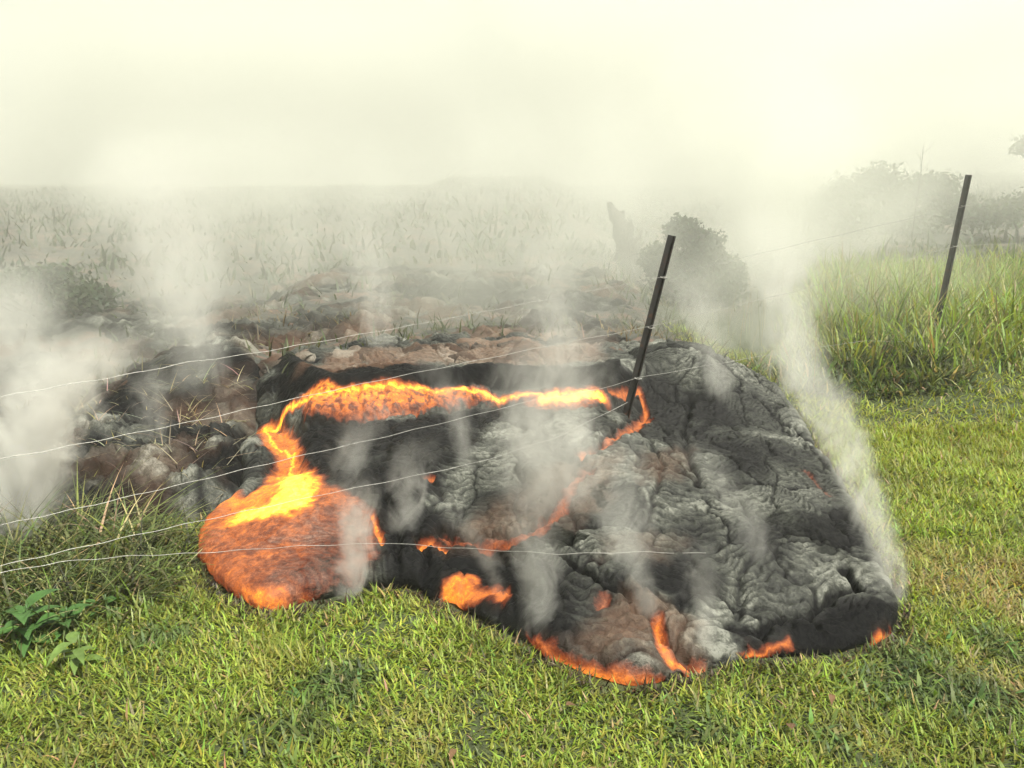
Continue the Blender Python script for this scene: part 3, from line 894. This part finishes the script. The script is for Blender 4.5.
wire([(-90, 412), (0, 397), (60, 386), (120, 376), (190, 362), (250, 354), (300, 345), (420, 324), (560, 297), (662, 277), (800, 244), (964, 206), (1090, 193)], 'topmost thin steel wire, running from the upper left over both posts')
wire([(-90, 474), (0, 459), (40, 452), (100, 440), (200, 420), (275, 403), (380, 380), (450, 366), (548, 346), (648, 327), (800, 290), (955, 246), (1090, 240)], 'thin wire second from the top, crossing the black lip of the lava')
wire([(-90, 545), (20, 521), (80, 508), (200, 480), (300, 456), (380, 438), (475, 415), (530, 401), (600, 389), (637, 378), (750, 358), (860, 341), (960, 342), (1090, 346)], 'bright wire crossing below the molten ledge to the foot of the nearer post')
wire([(-90, 588), (0, 566), (100, 543), (200, 521), (330, 493), (400, 479), (480, 462), (560, 436), (628, 402)], 'slack wire crossing just above the molten pool')
wire([(-90, 592), (0, 573), (60, 562), (130, 556), (200, 553), (300, 546), (390, 543), (440, 547), (560, 554), (640, 552), (735, 554)], 'lowest sagging wire, lying over the salmon pool and the dark crust', dive=True)

# ------------------------------------------------------------------ plants
def leaf_blade(m, base, direc, L, Wd, droop):
    d = Vector(direc).normalized(); side = d.cross(Vector((0, 0, 1))).normalized(); upv = side.cross(d)
    rows = []
    for i in range(7):
        f = i / 6
        w = Wd * math.sin(math.pi * (0.06 + .94 * f) ** .75) * (.5 if i else .15) if i < 6 else 0.001
        c = Vector(base) + d * (L * f) - Vector((0, 0, droop * L * f * f))
        rows.append([c - side * w + upv * w * .35, c, c + side * w + upv * w * .35])
    vs = [p for r in rows for p in r]; fs = []
    for i in range(6):
        for k in range(2): fs.append((i * 3 + k, i * 3 + k + 1, i * 3 + k + 4, i * 3 + k + 3))
    m.add(vs, fs)
def tinted(name, col, rough=.45):
    m, t, b, o = new_mat(name)
    g = N(t, 'ShaderNodeTexCoord').outputs['Object']
    n = noise(t, g, 18, 4)
    c = ramp(t, n, [(.3, tuple(x * .7 for x in col)), (.7, tuple(x * 1.35 for x in col))])
    t.links.new(c, b.inputs['Base Color']); b.inputs['Roughness'].default_value = rough
    tr = N(t, 'ShaderNodeBsdfTranslucent'); t.links.new(c, tr.inputs[0])
    mx = N(t, 'ShaderNodeMixShader'); mx.inputs[0].default_value = .3
    t.links.new(b.outputs[0], mx.inputs[1]); t.links.new(tr.outputs[0], mx.inputs[2]); t.links.new(mx.outputs[0], o.inputs['Surface'])
    return m
M_weed = tinted('weed_leaf', (.05, .115, .026)); M_weed2 = tinted('weed_leaf_pale', (.10, .16, .035)); M_dead = tinted('dead_leaf', (.12, .065, .03), .85)
def weed(u, v, label, nl, s, mat, seed):
    rr = random.Random(seed)
    x, y = at_z(u, v, 0); z = float(T(x, y))
    root = empty('weed_plant', (x, y, z)); tag(root, label, 'weed', 'broad leaved weeds')
    m = MB(); m.tube([(0, 0, -.02), (.004, 0, .05 * s), (.012, .006, .14 * s), (.01, .012, .2 * s)], [.006, .005, .0035, .002], 6); m.build('stem', mat, root, True)
    for k in range(nl):
        a = k * 2.4 + rr.uniform(-.4, .4); h = (.03 + .16 * k / nl) * s
        l = MB(); leaf_blade(l, (.01 * math.cos(a), .01 * math.sin(a), h), (math.cos(a), math.sin(a), rr.uniform(.15, .7)), rr.uniform(.11, .19) * s, rr.uniform(.05, .075) * s, rr.uniform(.2, .55))
        l.build('leaf', mat, root, True)
weed(28, 648, 'dark green broad leaved weed at the left edge of the lawn', 12, .85, M_weed, 3)
weed(66, 640, 'mid green weed with long oval leaves right of the dark weed', 9, .65, M_weed, 4)
weed(78, 668, 'pale yellow green weed in front of the darker weeds', 8, .6, M_weed2, 5)
weed(104, 618, 'small dark green weed tucked under the long arching grass', 6, .5, M_weed, 6)
for (u, v, lab, s) in [(792, 729, 'dark reddish brown dead leaf lying on the lawn below the right toe', .045), (832, 694, 'small tan dead leaf on the lawn near the right toe', .035), (455, 745, 'tan dead leaf on the lawn at the bottom centre', .035), (566, 705, 'curled brown dead leaf just below the glowing front tip', .035)]:
    x, y = at_z(u, v, .05); m = MB(); a = u * .7
    leaf_blade(m, (0, 0, 0), (math.cos(a), math.sin(a), .15), s * 1.1, s * .6, .5)
    sdf = m.build('fallen_leaf', M_dead, None, True); sdf.location = (x, y, float(T(x, y)) + .045); tag(sdf, lab, 'leaf', 'dead leaves on the lawn')

def bush(name, loc, lobes, nleaf, leaf, col, label, cat, group=None, stems=5, seed=1, trunk_h=0.0):
    """lobes: (dx, dy, dz, rx, rz). A woody stem set and a leafy crown"""
    g = np.random.default_rng(seed)
    root = empty(name, loc); tag(root, label, cat, group)
    m = MB()
    for (dx, dy, dz, rx, rz) in lobes:
        b0 = Vector((g.uniform(-.06, .06), g.uniform(-.06, .06), -.1)); e = Vector((dx, dy, dz))
        mid = b0.lerp(e, .5) + Vector((g.uniform(-.15, .15), g.uniform(-.15, .15), .1)) * rx
        m.tube([b0, mid, e], [.03 + .02 * rx, .02 + .014 * rx, .008], 6)
        for k in range(stems):
            a = g.uniform(0, 6.28); q_ = e + Vector((math.cos(a) * rx * .8, math.sin(a) * rx * .8, g.uniform(-.3, .9) * rz))
            m.tube([mid.lerp(e, .6), mid.lerp(e, .8).lerp(q_, .45), q_], [.014, .009, .004], 5)
    m.build('stems' if trunk_h == 0 else 'trunk', M_bark, root, True)
    V, C = [], []
    for (dx, dy, dz, rx, rz) in lobes:
        n = nleaf
        p = g.standard_normal((n, 3)); p /= np.linalg.norm(p, axis=1)[:, None]
        rad = g.random(n) ** .45 * (1 + .3 * fbm(p[:, 0] * 2.5 + dx, p[:, 1] * 2.5 + p[:, 2] * 2, seed, 3))
        p = p * rad[:, None] * np.array([rx, rx, rz]) + np.array([dx, dy, dz])
        # clump
        cl = p[g.integers(0, max(1, n // 14), n)]
        p = p * .55 + cl * .45
        a = g.standard_normal((n, 3)); a /= np.linalg.norm(a, axis=1)[:, None]
        b = np.cross(a, g.standard_normal((n, 3))); b /= np.linalg.norm(b, axis=1)[:, None]
        s = leaf * g.uniform(.6, 1.4, (n, 1))
        quad = np.stack([p - a * s, p + b * s * .45, p + a * s, p - b * s * .45], 1)
        V.append(quad.reshape(-1, 3)); C.append(np.repeat(tints(n, col, .3, .1), 4, 0))
    V = np.concatenate(V); V[:, 2] = np.maximum(V[:, 2], .0)
    nq = len(V) // 4
    mesh_np('crown', V, np.arange(nq * 4), np.full(nq, 4), M_leaf, root, smooth=False, cols=np.concatenate(C))
    return root
def ground_at(u, y):
    x = ((u - 512) / FPX) * (y * CP + (CAM_H - .4) * SP)
    return Vector((x, y, float(T(x, y))))
DK = (.035, .045, .03)
bush('shrub', ground_at(684, 11.5), [(-.38, 0, .62, .36, .32), (-.02, .1, 1.02, .36, .30), (.28, 0, .82, .36, .32), (.6, .1, .45, .42, .32), (-.1, -.1, .3, .6, .36), (.5, -.1, .25, .5, .3), (.1, .05, .6, .4, .3)], 1700, .045, DK, 'dark rounded shrub looming in the smoke behind the nearer post', 'shrub', seed=11)
bush('shrub', ground_at(880, 16.5), [(-.9, 0, .75, .6, .5), (-.1, .3, 1.05, .6, .5), (.35, .1, .8, .8, .55), (1.0, 0, .9, .6, .5), (1.4, .2, .5, .7, .5), (-1.3, .2, .45, .65, .45), (-.6, -.1, .25, .8, .45), (.5, -.1, .25, .9, .45), (1.9, 0, .35, .7, .4)], 1300, .055, (.045, .06, .035), 'broad grey shrub fading in the smoke left of the second post', 'shrub', seed=12)
bush('shrub', ground_at(1016, 15), [(-.3, 0, .6, .45, .35), (.3, .1, .8, .5, .4), (.8, 0, .6, .5, .4)], 1300, .045, (.05, .07, .035), 'low dark green shrub at the right edge behind the grass bank', 'shrub', seed=13)
bush('shrub', ground_at(30, 10.5), [(-.8, 0, .35, .7, .35), (.1, .2, .4, .7, .32), (.8, -.2, .22, .55, .26), (-1.5, .3, .5, .7, .4)], 1500, .05, (.04, .055, .03), 'wide low dark shrub at the left edge beyond the steam', 'shrub', seed=14)
bush('small_tree', ground_at(1032, 15), [(-.35, 0, 1.75, .42, .28), (.25, .1, 2.05, .5, .32), (.7, 0, 1.8, .5, .35)], 500, .05, (.05, .06, .035), 'thin tree with sparse crown reaching in at the right edge', 'tree', seed=15, trunk_h=1, stems=7)
# bare snag and sapling
sp = ground_at(622, 13.5); root = empty('dead_stump', sp); tag(root, 'bare pointed tree stump left of the dark shrub in the smoke', 'tree stump')
m = MB(); rr = random.Random(5)
m.tube([(.1, 0, -.1), (.09, 0, .15), (.08, 0, .35), (.02, .01, .5), (-.02, 0, .62), (-.08, .02, .78), (-.13, .02, .90), (-.19, .02, 1.0), (-.24, .02, 1.10)], [.27, .22, .21, .16, .17, .11, .12, .06, .035], 11)
m.tube([(.0, -.03, .5), (.10, -.04, .72), (.09, -.04, .84)], [.12, .07, .02], 7)
m.tube([(-.08, .0, .72), (-.02, .03, .92), (.0, .03, .97)], [.07, .04, .015], 7)
m.v = [(x + rr.uniform(-.02, .02), y + rr.uniform(-.02, .02), z + rr.uniform(-.025, .025)) for x, y, z in m.v]
m.build('trunk', M_bark, root, True)
m = MB(); m.tube([(.05, 0, .3), (.2, .03, .5), (.27, .03, .53), (.33, .05, .68)], [.08, .05, .035, .012], 7); m.build('branch', M_bark, root, True)
sp = ground_at(909, 15); root = empty('sapling', sp); tag(root, 'slender bare sapling with few twigs left of the second post', 'sapling')
m = MB(); m.tube([(0, 0, -.1), (.01, 0, .6), (.03, 0, 1.2), (.02, 0, 1.75)], [.018, .014, .01, .004], 6)
for k in range(9):
    h = .7 + .11 * k; a = k * 2.3; m.tube([(.015, 0, h), (.015 + .12 * math.cos(a), .12 * math.sin(a), h + .1), (.015 + .17 * math.cos(a), .17 * math.sin(a), h + .2)], [.006, .004, .002], 5)
m.build('trunk', M_bark, root, True)

# ------------------------------------------------------------------ smoke and haze
SMOKE_COL = (0.97, 0.97, 0.90, 1)
def vol_mat(name, dens_fn, step=1.0, aniso=0.15, col=SMOKE_COL):
    m = bpy.data.materials.new(name); m.use_nodes = True
    t = m.node_tree; t.nodes.clear()
    o = t.nodes.new('ShaderNodeOutputMaterial'); v = t.nodes.new('ShaderNodeVolumePrincipled')
    v.inputs['Color'].default_value = col; v.inputs['Anisotropy'].default_value = aniso
    d = dens_fn(t)
    if isinstance(d, float): v.inputs['Density'].default_value = d
    else: t.links.new(d, v.inputs['Density'])
    t.links.new(v.outputs[0], o.inputs['Volume'])
    m.cycles.volume_step_rate = step
    return m

def plume(base, H, a1, a2, r0, r1, dens, label, nscale=3.0, lo=.40, seed=0, squash=1.0, group='steam plumes over the lava', step=.5, fadein=.08):
    """rising wisp; axis (a1*t + a2*t^2) in x/y, radius r0 -> r1"""
    rings = 12; seg = 14
    m = MB(); vs = []; fs = []
    for i in range(rings):
        t_ = i / (rings - 1); r = (r0 + (r1 - r0) * t_) * 1.0
        cx, cyy = a1[0] * t_ + a2[0] * t_ * t_, a1[1] * t_ + a2[1] * t_ * t_
        for k in range(seg):
            an = 2 * math.pi * k / seg
            vs.append((cx + r * math.cos(an), cyy + r * squash * math.sin(an), H * t_))
    for i in range(rings - 1):
        for k in range(seg):
            k2 = (k + 1) % seg
            fs.append((i * seg + k, i * seg + k2, (i + 1) * seg + k2, (i + 1) * seg + k))
    fs.append(tuple(reversed(range(seg)))); fs.append(tuple((rings - 1) * seg + k for k in range(seg)))
    m.add(vs, fs)
    def dn(t):
        co = N(t, 'ShaderNodeTexCoord').outputs['Object']
        sx = N(t, 'ShaderNodeSeparateXYZ'); t.links.new(co, sx.inputs[0])
        tt = math_n(t, 'DIVIDE', sx.outputs[2], H)
        t2 = math_n(t, 'MULTIPLY', tt, tt)
        cx = math_n(t, 'ADD', math_n(t, 'MULTIPLY', tt, a1[0]), math_n(t, 'MULTIPLY', t2, a2[0]))
        cyy = math_n(t, 'ADD', math_n(t, 'MULTIPLY', tt, a1[1]), math_n(t, 'MULTIPLY', t2, a2[1]))
        dx = math_n(t, 'SUBTRACT', sx.outputs[0], cx); dy = math_n(t, 'DIVIDE', math_n(t, 'SUBTRACT', sx.outputs[1], cyy), squash)
        rr = math_n(t, 'SQRT', math_n(t, 'ADD', math_n(t, 'MULTIPLY', dx, dx), math_n(t, 'MULTIPLY', dy, dy)))
        rad = math_n(t, 'MULTIPLY_ADD', tt, r1 - r0, r0)
        f = math_n(t, 'SUBTRACT', 1.0, math_n(t, 'DIVIDE', rr, rad), clamp=True)
        mp = N(t, 'ShaderNodeMapping'); mp.inputs['Location'].default_value = (seed * 3.7, seed * 1.9, seed * 2.3); mp.inputs['Scale'].default_value = (1, 1, .6)
        t.links.new(co, mp.inputs[0])
        nz = noise(t, mp.outputs[0], nscale * 1.7, 6, .64, 1.8)
        # the noise erodes the margin
        g = math_n(t, 'MULTIPLY', math_n(t, 'SUBTRACT', math_n(t, 'ADD', math_n(t, 'MULTIPLY', f, .50), nz), lo + .26), 4.2, clamp=True)
        g = math_n(t, 'MULTIPLY', g, math_n(t, 'MULTIPLY', f, 2.0, clamp=True))
        fade = math_n(t, 'MULTIPLY', math_n(t, 'DIVIDE', tt, fadein, clamp=True), math_n(t, 'MULTIPLY', math_n(t, 'SUBTRACT', 1.0, tt), 1.6, clamp=True))
        return math_n(t, 'MULTIPLY', math_n(t, 'MULTIPLY', g, fade), dens)
    mat = vol_mat('steam', dn, step)
    o = m.build('steam_plume', mat); o.location = base
    return tag(o, label, 'steam', group, 'stuff')

def hp3(u, v, dz=-.03):
    x, y, z, _ = hit(u, v); return (x, y, z + dz)
plume(hp3(14, 552), 1.0, (.0, .1), (.25, .35), .20, .42, 13.0, 'dense white steam at the left edge', 2.6, .36, 1)
plume(hp3(20, 410), 1.2, (-.1, .1), (-.1, .4), .40, .75, 2.0, 'white steam behind the left crust', 1.6, .38, 2)
plume(hp3(200, 395), 1.9, (-.1, .2), (-.45, .6), .3, .95, 1.3, 'tall steam column rising behind the left crust', 1.6, .40, 3)
plume(hp3(540, 505), .95, (.05, .1), (.05, .35), .34, .55, 2.6, 'thin steam over the middle of the lava', 2.6, .42, 4)
plume(hp3(352, 596), .50, (.03, .05), (-.02, .12), .10, .17, 9.0, 'steam in front of the right half of the pool', 5.0, .40, 5)
plume(hp3(404, 525), .4, (.0, .05), (.05, .1), .12, .2, 4.0, 'small steam puff right of the pool', 4.0, .42, 12)
plume(hp3(893, 606), 1.15, (-.02, .25), (-.36, .70), .08, .38, 6.5, 'bright steam streaming off the right margin', 3.4, .45, 6)
plume(hp3(800, 400), 1.5, (-.05, .3), (.0, .6),   .22, .6, 2.3, 'white steam column behind the right shoulder', 2.0, .40, 7)
plume(hp3(540, 635), .5, (.0, .1), (-.05, .2), .09, .22, 4.5, 'thin steam wisp above the front tip', 4.5, .42, 8)
plume(hp3(705, 660), .4, (.02, .05), (-.02, .15), .06, .14, 5.0, 'faint steam wisp beside the glowing crack', 5.0, .42, 9)
plume(hp3(350, 475), .3, (.0, .1), (.05, .15), .16, .24, 2.5, 'thin brown tinted steam under the ledge', 3.5, .42, 10)
plume(hp3(630, 560), .5, (.0, .1), (-.05, .2), .16, .28, 2.2, 'faint steam over the crust near the front', 4.0, .42, 11)

for i, (u, v, h, r0, r1, d) in enumerate([(470, 470, .6, .08, .22, 2.6), (590, 500, .6, .08, .24, 2.6), (650, 610, .45, .08, .18, 3.5), (760, 560, .5, .10, .22, 2.0), (500, 600, .4, .05, .14, 2.8), (860, 520, .6, .07, .2, 3.0), (160, 470, .8, .12, .32, 1.8), (60, 480, .7, .08, .24, 2.2), (200, 360, .9, .14, .4, 2.0), (720, 400, 1.0, .14, .42, 2.2), (560, 380, 1.0, .16, .45, 1.8), (380, 350, 1.1, .18, .5, 1.6)]):
    plume(hp3(u, v), h, (.05 * math.sin(i * 2.1) - .03, .08), (.10 * math.sin(i * 1.3) - .22, .2), r0, r1, d, 'thin ragged wisp of steam seeping out of the crust', 4.5, .43, 20 + i)

# drifting smoke bank over the field behind the lava
def bank(name, c, size, dens, nscale, lo, label, seed, zpow=1.2):
    m = MB(); m.box((0, 0, 0), size)
    def dn(t):
        co = N(t, 'ShaderNodeTexCoord').outputs['Object']
        sx = N(t, 'ShaderNodeSeparateXYZ'); t.links.new(co, sx.inputs[0])
        f = None
        for k in range(3):
            a = math_n(t, 'ABSOLUTE', math_n(t, 'DIVIDE', sx.outputs[k], size[k] / 2))
            e = math_n(t, 'MULTIPLY', math_n(t, 'SUBTRACT', 1.0, a), 2.2, clamp=True)
            f = e if f is None else math_n(t, 'MULTIPLY', f, e)
        mp = N(t, 'ShaderNodeMapping'); mp.inputs['Location'].default_value = (seed * 3.1, seed * 1.3, seed); mp.inputs['Scale'].default_value = (1, 1, .8)
        t.links.new(co, mp.inputs[0])
        nz = noise(t, mp.outputs[0], nscale, 4, .55, .5)
        g = math_n(t, 'MULTIPLY', math_n(t, 'SUBTRACT', nz, lo), 4.0, clamp=True)
        return math_n(t, 'MULTIPLY', math_n(t, 'MULTIPLY', g, f), dens)
    o = m.build(name, vol_mat('smoke', dn, .6, .15, (0.90, 0.915, 0.82, 1))); o.location = c
    return tag(o, label, 'smoke', None, 'stuff')
bank('smoke_bank', (-1.0, 9.5, 1.3), (16, 7, 3.2), .32, .45, .44, 'low drifting smoke over the field just behind the lava', 1)
bank('smoke_bank', (5.0, 13.6, 1.9), (9, 4.4, 4.6), .55, .4, .36, 'pale smoke drifting past the shrubs on the right', 3)
bank('smoke_bank', (0, 35, 5.0), (80, 30, 12), .17, .10, .34, 'tall pale smoke clouds above the far field', 5)

hz = MB(); hz.box((0, 0, 5.5), (400, 400, 16.5))
hm = vol_mat('haze_air', lambda t: 0.005, 1.0, 0.2, (0.86, 0.88, 0.80, 1))
o = hz.build('haze', hm); tag(o, 'pale even smoke haze over the whole field', 'haze', None, 'stuff')
